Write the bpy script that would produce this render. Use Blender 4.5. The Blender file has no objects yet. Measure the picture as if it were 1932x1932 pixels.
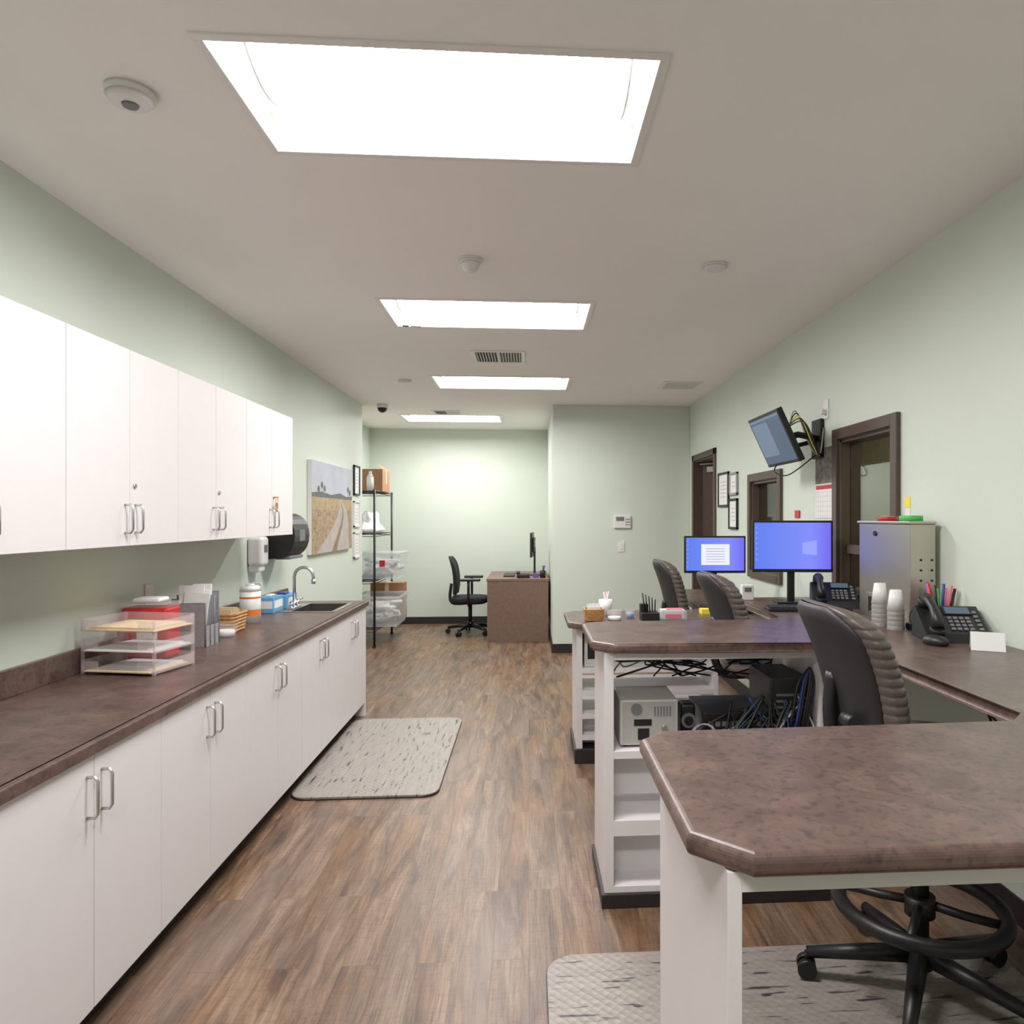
import bpy, bmesh, math, random
from mathutils import Vector, Matrix
random.seed(7)
S=bpy.context.scene
try:
    S.view_settings.view_transform='Standard'; S.view_settings.gamma=1.06
except Exception: pass

# ---------------- materials ----------------
def lin(c):
    return tuple(((v/255)/12.92 if v/255<=0.04045 else (((v/255)+0.055)/1.055)**2.4) for v in c)+(1,)
def new(name):
    m=bpy.data.materials.new(name); m.use_nodes=True
    nt=m.node_tree; b=nt.nodes['Principled BSDF']
    return m,nt,b
def P(name,c,r=0.5,metal=0,var=0.06,scale=12,bump=0,alpha=1,em=0,coat=0):
    m,nt,b=new(name)
    b.inputs['Roughness'].default_value=r; b.inputs['Metallic'].default_value=metal
    L=lin(c)
    tc=nt.nodes.new('ShaderNodeTexCoord'); n=nt.nodes.new('ShaderNodeTexNoise')
    n.inputs['Scale'].default_value=scale; n.inputs['Detail'].default_value=4
    nt.links.new(tc.outputs['Object'],n.inputs['Vector'])
    cr=nt.nodes.new('ShaderNodeValToRGB')
    cr.color_ramp.elements[0].position=.3; cr.color_ramp.elements[1].position=.7
    cr.color_ramp.elements[0].color=tuple(x*(1-var) for x in L[:3])+(1,)
    cr.color_ramp.elements[1].color=tuple(min(1,x*(1+var)) for x in L[:3])+(1,)
    nt.links.new(n.outputs['Fac'],cr.inputs['Fac']); nt.links.new(cr.outputs['Color'],b.inputs['Base Color'])
    if bump:
        n2=nt.nodes.new('ShaderNodeTexNoise'); n2.inputs['Scale'].default_value=180
        nt.links.new(tc.outputs['Object'],n2.inputs['Vector'])
        bp=nt.nodes.new('ShaderNodeBump'); bp.inputs['Strength'].default_value=bump; bp.inputs['Distance'].default_value=.004
        nt.links.new(n2.outputs['Fac'],bp.inputs['Height']); nt.links.new(bp.outputs['Normal'],b.inputs['Normal'])
    if alpha<1: b.inputs['Alpha'].default_value=alpha
    if em:
        b.inputs['Emission Color'].default_value=L; b.inputs['Emission Strength'].default_value=em
    if coat: b.inputs['Coat Weight'].default_value=coat
    return m
WALL=P('sage_wall_paint',(208,218,206),.48,var=.012,scale=3,bump=.1)
CEIL=P('ceiling_paint',(244,240,238),.85,var=.01,scale=3,bump=.15)
BEIGE=P('beige_wall_paint',(196,178,155),.8,var=.02)
WHITE=P('white_laminate',(222,218,220),.38,var=.01)
WHITEP=P('white_plastic',(226,225,224),.4,var=.01)
TRIMW=P('white_metal_trim',(232,228,226),.4,var=.01)
BASE=P('dark_vinyl_base',(34,29,30),.5,var=.05)
BROWNF=P('bronze_painted_frame',(78,64,56),.45,var=.05)
BROWND=P('dark_wood_door',(64,46,38),.45,var=.15,scale=20)
BLACK=P('black_plastic',(20,20,22),.42,var=.05)
BLACKM=P('black_matte',(15,15,17),.6,var=.08)
LEATH=P('grey_brown_leather',(88,80,75),.40,var=.05,bump=.15)
SHELL=P('charcoal_chair_shell',(36,36,38),.5,var=.04)
FABR=P('black_fabric',(22,23,26),.85,var=.15,scale=90)
CHROME=P('brushed_steel_handle',(205,205,208),.3,1,.03)
STEEL=P('stainless_steel',(190,184,172),.36,.95,.05,scale=6)
STEELD=P('dark_sink_steel',(150,148,146),.3,1,.05)
GREYM=P('grey_metal_mesh',(160,162,166),.5,.4,.1,scale=60)
CARD=P('cardboard',(162,118,84),.85,var=.08)
WICK=P('wicker',(180,134,82),.8,var=.3,scale=70)
TOTE=P('clear_plastic_tote',(225,230,232),.2,alpha=.32,var=.01)
CLEAR=P('clear_acrylic',(235,222,222),.1,alpha=.2,var=.01)
BAG=P('white_plastic_bag',(228,228,230),.5,var=.08,scale=20,bump=.4)
RED=P('red_plastic',(192,28,38),.4,var=.05,)
ORANGE=P('orange_label',(222,118,40),.5)
BLUE=P('light_blue_card',(98,162,208),.5)
BLUED=P('blue_cable',(26,58,130),.4)
GREENC=P('green_plastic',(70,184,80),.5)
GREEND=P('dark_green_cable',(30,56,48),.5)
YELL=P('yellow_paper',(240,225,60),.6)
PINK=P('pink_card',(225,110,140),.6)
PURP=P('purple_plastic',(110,70,160),.5)
MANILA=P('manila_folder',(220,196,160),.7)
PAPER=P('white_paper',(230,230,230),.7,var=.01)
BOXG=P('equipment_grey_case',(196,194,190),.45,var=.02)
BRASS=P('brass_key',(190,140,60),.3,1)
CABW=P('white_cable',(180,180,180),.5)
GREY=P('grey_plastic',(110,110,112),.5)
GREYL=P('light_grey_plastic',(168,166,164),.5)
SKYM=P('art_sky',(184,189,200),.7,var=.08,scale=4)
FIELD=P('art_field',(160,140,112),.8,var=.3,scale=22)
FIELD2=P('art_field_far',(172,152,118),.8,var=.15,scale=14)
PATH=P('art_path',(176,170,164),.7,var=.12,scale=14)
TREE=P('art_trees',(104,106,104),.8,var=.3,scale=20)
GRASSD=P('art_dark_grass',(136,118,92),.8,var=.25,scale=30)
CALP=P('calendar_photo',(120,116,110),.7,var=.5,scale=25)
DESKW=P('brown_desk_laminate',(116,92,80),.5,var=.12,scale=30)

def floor_mat():
    m,nt,b=new('wood_plank_floor'); N=nt.nodes.new; K=nt.links.new
    tc=N('ShaderNodeTexCoord'); mp=N('ShaderNodeMapping'); mp.inputs['Rotation'].default_value=(0,0,math.pi/2)
    K(tc.outputs['Object'],mp.inputs['Vector'])
    br=N('ShaderNodeTexBrick'); br.inputs['Scale'].default_value=1
    br.inputs['Brick Width'].default_value=1.22; br.inputs['Row Height'].default_value=.125
    br.inputs['Mortar Size'].default_value=.0008; br.inputs['Mortar Smooth'].default_value=.1
    br.offset=.37; br.inputs['Color1'].default_value=(0,0,0,1); br.inputs['Color2'].default_value=(1,1,1,1); br.inputs['Mortar'].default_value=(.5,.5,.5,1)
    br.inputs['Bias'].default_value=0
    K(mp.outputs['Vector'],br.inputs['Vector'])
    add=N('ShaderNodeVectorMath'); add.operation='MULTIPLY_ADD'
    K(br.outputs['Color'],add.inputs[0]); add.inputs[1].default_value=(.5,1.1,1.2); K(tc.outputs['Object'],add.inputs[2])
    m1=N('ShaderNodeMapping'); m1.inputs['Scale'].default_value=(13,1.7,1); K(add.outputs[0],m1.inputs['Vector'])
    n1=N('ShaderNodeTexNoise'); n1.inputs['Scale'].default_value=1.0; n1.inputs['Detail'].default_value=10; n1.inputs['Roughness'].default_value=.66; n1.inputs['Distortion'].default_value=1.0
    K(m1.outputs['Vector'],n1.inputs['Vector'])
    m2=N('ShaderNodeMapping'); m2.inputs['Scale'].default_value=(120,6,1); K(add.outputs[0],m2.inputs['Vector'])
    n2=N('ShaderNodeTexNoise'); n2.inputs['Scale'].default_value=1; n2.inputs['Detail'].default_value=5; K(m2.outputs['Vector'],n2.inputs['Vector'])
    m5=N('ShaderNodeMapping'); m5.inputs['Scale'].default_value=(18,85,1); K(add.outputs[0],m5.inputs['Vector'])
    n5=N('ShaderNodeTexNoise'); n5.inputs['Scale'].default_value=1; n5.inputs['Detail'].default_value=3; K(m5.outputs['Vector'],n5.inputs['Vector'])
    m3=N('ShaderNodeMapping'); m3.inputs['Scale'].default_value=(4.5,1.2,1); K(add.outputs[0],m3.inputs['Vector'])
    n3=N('ShaderNodeTexNoise'); n3.inputs['Scale'].default_value=1; n3.inputs['Detail'].default_value=4; K(m3.outputs['Vector'],n3.inputs['Vector'])
    cr=N('ShaderNodeValToRGB'); e=cr.color_ramp.elements
    e[0].position=.30; e[0].color=lin((58,42,33)); e[1].position=.72; e[1].color=lin((158,134,114))
    x=e.new(.41); x.color=lin((94,71,54)); x=e.new(.54); x.color=lin((126,101,79))
    K(n1.outputs['Fac'],cr.inputs['Fac'])
    mx=N('ShaderNodeMix'); mx.data_type='RGBA'; mx.blend_type='MULTIPLY'; mx.inputs['Factor'].default_value=.75
    c2=N('ShaderNodeValToRGB'); c2.color_ramp.elements[0].position=.3; c2.color_ramp.elements[0].color=(.5,.48,.46,1); c2.color_ramp.elements[1].position=.56; c2.color_ramp.elements[1].color=(1,1,1,1)
    K(n2.outputs['Fac'],c2.inputs['Fac']); K(cr.outputs['Color'],mx.inputs['A']); K(c2.outputs['Color'],mx.inputs['B'])
    m6=N('ShaderNodeMix'); m6.data_type='RGBA'; m6.blend_type='MULTIPLY'; m6.inputs['Factor'].default_value=.45
    c5=N('ShaderNodeValToRGB'); c5.color_ramp.elements[0].position=.36; c5.color_ramp.elements[0].color=(.6,.58,.56,1); c5.color_ramp.elements[1].position=.48; c5.color_ramp.elements[1].color=(1,1,1,1)
    K(n5.outputs['Fac'],c5.inputs['Fac']); K(mx.outputs['Result'],m6.inputs['A']); K(c5.outputs['Color'],m6.inputs['B'])
    mg=N('ShaderNodeMix'); mg.data_type='RGBA'; c3=N('ShaderNodeValToRGB')
    c3.color_ramp.elements[0].position=.48; c3.color_ramp.elements[0].color=(0,0,0,1); c3.color_ramp.elements[1].position=.7; c3.color_ramp.elements[1].color=(.55,.55,.55,1)
    K(n3.outputs['Fac'],c3.inputs['Fac']); K(c3.outputs['Color'],mg.inputs['Factor']); K(m6.outputs['Result'],mg.inputs['A']); mg.inputs['B'].default_value=lin((124,108,98))
    mw=N('ShaderNodeMix'); mw.data_type='RGBA'; cw=N('ShaderNodeValToRGB')
    cw.color_ramp.elements[0].position=.34; cw.color_ramp.elements[0].color=(.38,.38,.38,1); cw.color_ramp.elements[1].position=.5; cw.color_ramp.elements[1].color=(0,0,0,1)
    K(n3.outputs['Fac'],cw.inputs['Fac']); K(cw.outputs['Color'],mw.inputs['Factor']); K(mg.outputs['Result'],mw.inputs['A']); mw.inputs['B'].default_value=lin((140,99,62))
    pl=N('ShaderNodeMix'); pl.data_type='RGBA'; pl.blend_type='MULTIPLY'; pl.inputs['Factor'].default_value=.9
    c4=N('ShaderNodeValToRGB'); c4.color_ramp.elements[0].color=(.86,.85,.84,1); c4.color_ramp.elements[1].color=(1.0,1.0,1.0,1)
    K(br.outputs['Color'],c4.inputs['Fac']); K(mw.outputs['Result'],pl.inputs['A']); K(c4.outputs['Color'],pl.inputs['B'])
    sm=N('ShaderNodeMix'); sm.data_type='RGBA'; K(br.outputs['Fac'],sm.inputs['Factor']); K(pl.outputs['Result'],sm.inputs['A']); sm.inputs['B'].default_value=lin((74,56,44))
    K(sm.outputs['Result'],b.inputs['Base Color'])
    b.inputs['Roughness'].default_value=.38
    bp=N('ShaderNodeBump'); bp.inputs['Strength'].default_value=.2; bp.inputs['Distance'].default_value=.003
    K(n2.outputs['Fac'],bp.inputs['Height']); K(bp.outputs['Normal'],b.inputs['Normal'])
    return m
FLOOR=floor_mat()
def laminate():
    m,nt,b=new('mottled_brown_countertop'); N=nt.nodes.new; K=nt.links.new
    tc=N('ShaderNodeTexCoord')
    n=N('ShaderNodeTexNoise'); n.inputs['Scale'].default_value=9; n.inputs['Detail'].default_value=10; n.inputs['Roughness'].default_value=.72; n.inputs['Distortion'].default_value=.5
    K(tc.outputs['Object'],n.inputs['Vector'])
    cr=N('ShaderNodeValToRGB'); e=cr.color_ramp.elements
    e[0].position=.32; e[0].color=lin((72,57,53)); e[1].position=.70; e[1].color=lin((112,90,81)); x=e.new(.5); x.color=lin((91,72,65))
    K(n.outputs['Fac'],cr.inputs['Fac'])
    n2=N('ShaderNodeTexNoise'); n2.inputs['Scale'].default_value=60; n2.inputs['Detail'].default_value=4; K(tc.outputs['Object'],n2.inputs['Vector'])
    c2=N('ShaderNodeValToRGB'); c2.color_ramp.elements[0].position=.36; c2.color_ramp.elements[0].color=(.62,.65,.70,1); c2.color_ramp.elements[1].position=.47; c2.color_ramp.elements[1].color=(1,1,1,1)
    K(n2.outputs['Fac'],c2.inputs['Fac'])
    mx=N('ShaderNodeMix'); mx.data_type='RGBA'; mx.blend_type='MULTIPLY'; mx.inputs['Factor'].default_value=1
    K(cr.outputs['Color'],mx.inputs['A']); K(c2.outputs['Color'],mx.inputs['B']); K(mx.outputs['Result'],b.inputs['Base Color'])
    b.inputs['Roughness'].default_value=.33
    return m
LAM=laminate()
def matmat(name,sc):
    m,nt,b=new(name); N=nt.nodes.new; K=nt.links.new
    tc=N('ShaderNodeTexCoord'); mp=N('ShaderNodeMapping'); mp.inputs['Scale'].default_value=sc
    K(tc.outputs['Object'],mp.inputs['Vector'])
    n=N('ShaderNodeTexNoise'); n.inputs['Scale'].default_value=1; n.inputs['Detail'].default_value=1.5; n.inputs['Distortion'].default_value=.5
    K(mp.outputs['Vector'],n.inputs['Vector'])
    cr=N('ShaderNodeValToRGB'); e=cr.color_ramp.elements
    e[0].position=.325; e[0].color=lin((58,54,53)); e[1].position=.36; e[1].color=lin((138,131,125)); x=e.new(.7); x.color=lin((154,147,140))
    K(n.outputs['Fac'],cr.inputs['Fac'])
    mr=N('ShaderNodeMapping'); mr.inputs['Rotation'].default_value=(0,0,math.pi/4); K(tc.outputs['Object'],mr.inputs['Vector'])
    v=N('ShaderNodeTexVoronoi'); v.inputs['Scale'].default_value=38; v.inputs['Randomness'].default_value=.05; K(mr.outputs['Vector'],v.inputs['Vector'])
    K(cr.outputs['Color'],b.inputs['Base Color'])
    b.inputs['Roughness'].default_value=.45
    bp=N('ShaderNodeBump'); bp.inputs['Strength'].default_value=.8; bp.inputs['Distance'].default_value=.006
    K(v.outputs['Distance'],bp.inputs['Height']); K(bp.outputs['Normal'],b.inputs['Normal'])
    return m
MATY=matmat('marbled_rubber_mat_lengthwise',(60,7,1)); MATX=matmat('marbled_rubber_mat_crosswise',(7,60,1))
def emis(name,c,s):
    m,nt,b=new(name); b.inputs['Base Color'].default_value=lin((30,30,30)); b.inputs['Emission Color'].default_value=lin(c); b.inputs['Emission Strength'].default_value=s
    return m
LAMP=emis('fluorescent_lens',(255,251,249),48)
FILLO=emis('office_fill_glow',(255,245,225),14)  # glow for the added fill panel in the side room
def screenmat():
    m,nt,b=new('blue_desktop_screen'); N=nt.nodes.new; K=nt.links.new
    tc=N('ShaderNodeTexCoord'); sp=N('ShaderNodeSeparateXYZ'); K(tc.outputs['Object'],sp.inputs[0])
    mr=N('ShaderNodeMapRange'); mr.inputs['From Min'].default_value=-.25; mr.inputs['From Max'].default_value=.25; K(sp.outputs['X'],mr.inputs['Value'])
    cr=N('ShaderNodeValToRGB'); e=cr.color_ramp.elements
    e[0].color=lin((80,120,236)); e[1].color=lin((106,84,236)); x=e.new(.7); x.color=lin((124,136,250))
    K(mr.outputs['Result'],cr.inputs['Fac']); b.inputs['Base Color'].default_value=(.01,.01,.01,1)
    K(cr.outputs['Color'],b.inputs['Emission Color']); b.inputs['Emission Strength'].default_value=1.0; b.inputs['Roughness'].default_value=.3
    return m
SCR=screenmat()
SCRL=emis('screen_window_light',(150,160,255),1.0)
SCRW=emis('screen_white_window',(235,238,255),1.0)
SCRD=emis('wall_display_screen',(78,98,120),.8)
SCRD2=emis('wall_display_panel',(112,134,158),.8)
def glass():
    m=bpy.data.materials.new('window_glass'); m.use_nodes=True; nt=m.node_tree; nt.nodes.clear()
    o=nt.nodes.new('ShaderNodeOutputMaterial'); mx=nt.nodes.new('ShaderNodeMixShader'); t=nt.nodes.new('ShaderNodeBsdfTransparent'); g=nt.nodes.new('ShaderNodeBsdfGlossy'); g.inputs['Roughness'].default_value=.02
    t.inputs['Color'].default_value=(.8,.84,.8,1)
    mx.inputs[0].default_value=.2; nt.links.new(t.outputs[0],mx.inputs[1]); nt.links.new(g.outputs[0],mx.inputs[2]); nt.links.new(mx.outputs[0],o.inputs[0])
    return m
GLASS=glass()

# ---------------- builder ----------------
class B:
    def __init__(s,name,loc=(0,0,0),rz=0,rot=None):
        s.name=name; s.loc=loc; s.rot=rot if rot else (0,0,rz); s.v=[]; s.f=[]; s.m=[]; s.sm=[]; s.mats=[]; s.T=None
    def mi(s,mat):
        if mat not in s.mats: s.mats.append(mat)
        return s.mats.index(mat)
    def addbm(s,bm,mat,smooth=False,M=None):
        if M is not None: bm.transform(M)
        if s.T is not None: bm.transform(s.T)
        bmesh.ops.recalc_face_normals(bm,faces=bm.faces)
        bm.verts.ensure_lookup_table(); o=len(s.v); k=s.mi(mat)
        bm.verts.index_update()
        for v in bm.verts: s.v.append(v.co.copy())
        for f in bm.faces:
            s.f.append([o+v.index for v in f.verts]); s.m.append(k); s.sm.append(smooth if smooth!='side' else len(f.verts)==4)
        bm.free()
    def box(s,x0,x1,y0,y1,z0,z1,mat,bev=0,M=None,smooth=False,seg=2):
        bm=bmesh.new(); bmesh.ops.create_cube(bm,size=1)
        for v in bm.verts: v.co=Vector(((x0+x1)/2+v.co.x*(x1-x0),(y0+y1)/2+v.co.y*(y1-y0),(z0+z1)/2+v.co.z*(z1-z0)))
        if bev: bmesh.ops.bevel(bm,geom=bm.edges[:],offset=min(bev,.45*min(abs(x1-x0),abs(y1-y0),abs(z1-z0))),segments=seg,affect='EDGES',profile=.5)
        s.addbm(bm,mat,smooth,M); return s
    def cyl(s,c,r,h,mat,axis='Z',r2=None,seg=24,M=None,cap=True):
        bm=bmesh.new(); bmesh.ops.create_cone(bm,cap_ends=cap,segments=seg,radius1=r,radius2=r if r2 is None else r2,depth=h)
        R=Matrix.Identity(4)
        if axis=='X': R=Matrix.Rotation(math.pi/2,4,'Y')
        if axis=='Y': R=Matrix.Rotation(-math.pi/2,4,'X')
        bm.transform(Matrix.Translation(c)@R)
        s.addbm(bm,mat,'side',M); return s
    def sph(s,c,r,mat,sc=(1,1,1),half=False,M=None,seg=20):
        bm=bmesh.new(); bmesh.ops.create_uvsphere(bm,u_segments=seg,v_segments=seg//2+2,radius=r)
        if half: 
            for v in bm.verts: 
                if v.co.z>0: v.co.z=0
        bm.transform(Matrix.Translation(c)@Matrix.Diagonal((sc[0],sc[1],sc[2],1)))
        s.addbm(bm,mat,True,M); return s
    def prism(s,pts,z0,z1,mat,bev=0,M=None,seg=3):
        bm=bmesh.new(); a=[bm.verts.new((x,y,z0)) for x,y in pts]; t=[bm.verts.new((x,y,z1)) for x,y in pts]
        n=len(pts); bf=bm.faces.new(a[::-1]); tf=bm.faces.new(t)
        for i in range(n): bm.faces.new((a[i],a[(i+1)%n],t[(i+1)%n],t[i]))
        if bev:
            ed=list(set(list(tf.edges)+list(bf.edges)))
            bmesh.ops.bevel(bm,geom=ed,offset=bev,segments=seg,affect='EDGES',profile=.5)
        s.addbm(bm,mat,False,M); return s
    def tube(s,pts,r,mat,seg=8,sub=0,M=None,closed=False):
        pts=[Vector(p) for p in pts]
        if sub:
            q=[]; n=len(pts)
            rng=range(n if closed else n-1)
            for i in rng:
                if closed: p0,p1,p2,p3=pts[i-1],pts[i],pts[(i+1)%n],pts[(i+2)%n]
                else: p0=pts[max(i-1,0)];p1=pts[i];p2=pts[i+1];p3=pts[min(i+2,n-1)]
                for k in range(sub):
                    t=k/sub
                    q.append(.5*((2*p1)+(-p0+p2)*t+(2*p0-5*p1+4*p2-p3)*t*t+(-p0+3*p1-3*p2+p3)*t**3))
            if not closed: q.append(pts[-1])
            pts=q
        bm=bmesh.new(); n=len(pts); rings=[]; up=None
        for i,p in enumerate(pts):
            if closed: d=pts[(i+1)%n]-pts[i-1]
            else: d=pts[min(i+1,n-1)]-pts[max(i-1,0)]
            if d.length<1e-9: d=Vector((0,0,1))
            d.normalize()
            if up is None:
                up=Vector((0,0,1)) if abs(d.z)<.9 else Vector((1,0,0))
            a=d.cross(up)
            if a.length<1e-6: a=d.orthogonal()
            a.normalize(); b=a.cross(d).normalized(); up=b
            rr=r[i] if isinstance(r,list) else r
            rings.append([bm.verts.new(p+a*math.cos(2*math.pi*k/seg)*rr+b*math.sin(2*math.pi*k/seg)*rr) for k in range(seg)])
        for i in range(n if closed else n-1):
            A=rings[i];C=rings[(i+1)%n]
            for k in range(seg): bm.faces.new((A[k],A[(k+1)%seg],C[(k+1)%seg],C[k]))
        if not closed: bm.faces.new(rings[0][::-1]); bm.faces.new(rings[-1])
        s.addbm(bm,mat,True,M); return s
    def loft(s,rings,mat,cap=True,smooth=True,M=None):
        bm=bmesh.new(); R=[[bm.verts.new(p) for p in r] for r in rings]; n=len(R[0])
        for i in range(len(R)-1):
            for k in range(n): bm.faces.new((R[i][k],R[i][(k+1)%n],R[i+1][(k+1)%n],R[i+1][k]))
        if cap: bm.faces.new(R[0][::-1]); bm.faces.new(R[-1])
        s.addbm(bm,mat,smooth,M); return s
    def quad(s,pts,mat,smooth=False):
        o=len(s.v); 
        for p in pts:
            p=Vector(p); s.v.append(s.T@p if s.T is not None else p)
        s.f.append(list(range(o,o+len(pts)))); s.m.append(s.mi(mat)); s.sm.append(smooth); return s
    def done(s):
        me=bpy.data.meshes.new(s.name); me.from_pydata([tuple(v) for v in s.v],[],s.f)
        for m in s.mats: me.materials.append(m)
        for i,p in enumerate(me.polygons): p.material_index=s.m[i]; p.use_smooth=bool(s.sm[i])
        me.update()
        o=bpy.data.objects.new(s.name,me); S.collection.objects.link(o); o.location=s.loc; o.rotation_euler=s.rot
        return o

XL,XR,ZC=-1.85,1.806,2.755
YB=10.25; YBLK=7.95; YL=8.1; XAL=-2.23; XBLK=.265; YN=-2.2; T=.12

def panel_holes(b,axis,c0,c1,u0,u1,w0,w1,holes,mat):
    us=sorted({u0,u1,*[h[0] for h in holes],*[h[1] for h in holes]}); ws=sorted({w0,w1,*[h[2] for h in holes],*[h[3] for h in holes]})
    for i in range(len(us)-1):
        for j in range(len(ws)-1):
            uc=(us[i]+us[i+1])/2; wc=(ws[j]+ws[j+1])/2
            if any(h[0]<uc<h[1] and h[2]<wc<h[3] for h in holes): continue
            if axis=='X': b.box(c0,c1,us[i],us[i+1],ws[j],ws[j+1],mat)
            else: b.box(us[i],us[i+1],ws[j],ws[j+1],c0,c1,mat)

# ---------------- shell ----------------
B('floor').box(XAL-.2,4.2,YN-T,YB+.2,-.1,0,FLOOR).done()
troffers=[(-.88,.385,1.908,2.53),(-.88,.385,4.14,4.765),(-.88,.385,6.37,6.995),(-1.58,-.335,8.80,9.43),(-.88,.385,-.32,.3)]
b=B('ceiling'); panel_holes(b,'Z',ZC,ZC+.14,XAL-.2,XR+T,YN-T,YB+.2,[(x0+.02,x1-.02,y0+.02,y1-.02) for x0,x1,y0,y1 in troffers],CEIL); b.done()
B('wall_left').box(XL-T,XL,YN,YL,0,ZC,WALL).done()
B('wall_alcove_left').box(XAL-T,XAL,YL-.0,YB,0,ZC,WALL).box(XAL,XL-T,YL-T,YL,0,ZC,WALL).done()
B('wall_back').box(XAL-T,XBLK,YB,YB+T,0,ZC,WALL).done()
B('wall_partition').box(XBLK,XR,YBLK,YB+T,0,ZC,WALL,.004).done()
B('wall_front').box(XL-T,XR+T,YN-T,YN,0,ZC,WALL).done()
DOOR=(6.86,7.71,0,2.12); W1=(3.43,4.05,1.08,1.955); W2=(5.05,5.69,1.08,1.79)
b=B('wall_right'); panel_holes(b,'X',XR,XR+T,YN,YBLK,0,ZC,[DOOR,W1,W2],WALL); b.done()
B('baseboard_back').box(XAL,XBLK,YB-.012,YB,0,.1,BASE,.003).done()
B('baseboard_partition').box(XBLK-.012,XR,YBLK-.012,YBLK,0,.1,BASE,.003).box(XBLK-.012,XBLK,YBLK,YB-.012,0,.1,BASE,.003).done()
B('baseboard_right').box(XR-.012,XR,YN,6.79,0,.1,BASE,.003).box(XR-.012,XR,7.78,YBLK-.012,0,.1,BASE,.003).done()
B('baseboard_left').box(XL,XL+.012,5.58,YL,0,.1,BASE,.003).done()
b=B('wall_office'); b.box(4.0,4.1,2.6,YBLK,0,ZC,WALL); b.box(XR+T,4.0,2.5,2.6,0,ZC,BEIGE); b.box(XR+T,4.0,YBLK,YBLK+.1,0,ZC,BEIGE); b.box(2.55,2.63,4.6,YBLK,0,ZC,BEIGE); b.done()
B('ceiling_office').box(XR+T,4.1,2.5,YBLK+.1,ZC,ZC+.1,CEIL).done()
B('added_fill_panel_office').box(2.9,3.5,3.1,4.3,ZC-.03,ZC,FILLO).done()  # unseen emissive panel, added to brighten the room behind the windows
b=B('door_1')
b.box(XR-.02,XR,6.80,6.865,0,2.18,BROWNF,.004).box(XR-.02,XR,7.705,7.77,0,2.18,BROWNF,.004).box(XR-.02,XR,6.80,7.77,2.115,2.18,BROWNF,.004)
b.box(XR,XR+T,6.86,6.88,0,2.12,BROWNF).box(XR,XR+T,7.69,7.71,0,2.12,BROWNF).box(XR,XR+T,6.86,7.71,2.10,2.12,BROWNF)
M=Matrix.Translation((XR+.08,7.68,0))@Matrix.Rotation(math.radians(35),4,'Z')
b.box(0,.045,-.79,0,.01,2.09,BROWND,.003,M=M)
b.box(-.05,-.0,-.35,-.1,1.99,2.05,GREYL,.005,M=M); b.tube([(-.05,-.3,2.07),(-.1,-.2,2.075),(-.06,-.02,2.08)],.008,GREYL,M=M)
b.cyl((-.03,-.72,1.0),.011,.06,CHROME,'X',M=M).tube([(-.06,-.72,1.0),(-.065,-.6,1.0)],.009,CHROME,M=M)
b.done()
def window(name,y0,y1,z0,z1,tr=None):
    b=B(name); f=.062
    b.box(XR-.025,XR+.0,y0-f,y0,z0-f+.005,z1+f,BROWNF,.004).box(XR-.025,XR,y1,y1+f,z0-f+.005,z1+f,BROWNF,.004)
    b.box(XR-.025,XR,y0,y1,z1,z1+f,BROWNF,.004).box(XR-.025,XR,y0,y1,z0-f+.005,z0,BROWNF,.004)
    for a in ((y0,y0+.02,z0,z1),(y1-.02,y1,z0,z1)): b.box(XR,XR+T,*a,BROWNF)
    b.box(XR,XR+T,y0,y1,z1-.02,z1,BROWNF).box(XR,XR+T,y0,y1,z0,z0+.02,BROWNF)
    if tr: b.box(XR+.03,XR+.08,y0+.02,y1-.02,tr-.025,tr+.025,BROWNF)
    b.box(XR+.05,XR+.056,y0+.02,y1-.02,z0+.02,z1-.02,GLASS); b.done()
window('window_1',*W1,tr=1.32); window('window_2',*W2)

# ---------------- troffers ----------------
for (x0,x1,y0,y1) in troffers:
    b=B('ceiling_troffer_light',((x0+x1)/2,(y0+y1)/2,ZC)); w=(x1-x0)/2; d=(y1-y0)/2; t=.028
    b.box(-w,w,-d,-d+t,-.006,.004,TRIMW,.002).box(-w,w,d-t,d,-.006,.004,TRIMW,.002).box(-w,-w+t,-d+t,d-t,-.006,.004,TRIMW,.002).box(w-t,w,-d+t,d-t,-.006,.004,TRIMW,.002)
    W=w-t; D=d-t
    pr=[]
    for i in range(17):
        a=-1+2*i/16; pr.append((a*D,.125*(1-abs(a)**3)))
    for i in range(16):
        (ya,za),(yb,zb)=pr[i],pr[i+1]
        b.quad([(-W,ya,za),(W,ya,za),(W,yb,zb),(-W,yb,zb)],GREYL,True)
    for sx in (-1,1):
        b.quad([(sx*W,y,z) for y,z in pr],GREYL)
    L=[]
    for i in range(9):
        a=-1+2*i/8; L.append((a*D*.56,.085-.05*(1-a*a)))
    for i in range(8):
        (ya,za),(yb,zb)=L[i],L[i+1]
        b.quad([(-W*.9,ya,za),(W*.9,ya,za),(W*.9,yb,zb),(-W*.9,yb,zb)],LAMP,True)
    for sx in (-1,1):
        b.tube([(sx*W*.905,y,z-.002) for y,z in L],.006,TRIMW)
    b.done()
B('luminaire_sticker',(-.80,4.72,ZC-.0075)).box(-.02,.02,-.015,.015,-.001,.001,GREEND).box(.03,.1,-.008,.008,-.001,.001,GREY).done()

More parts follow.
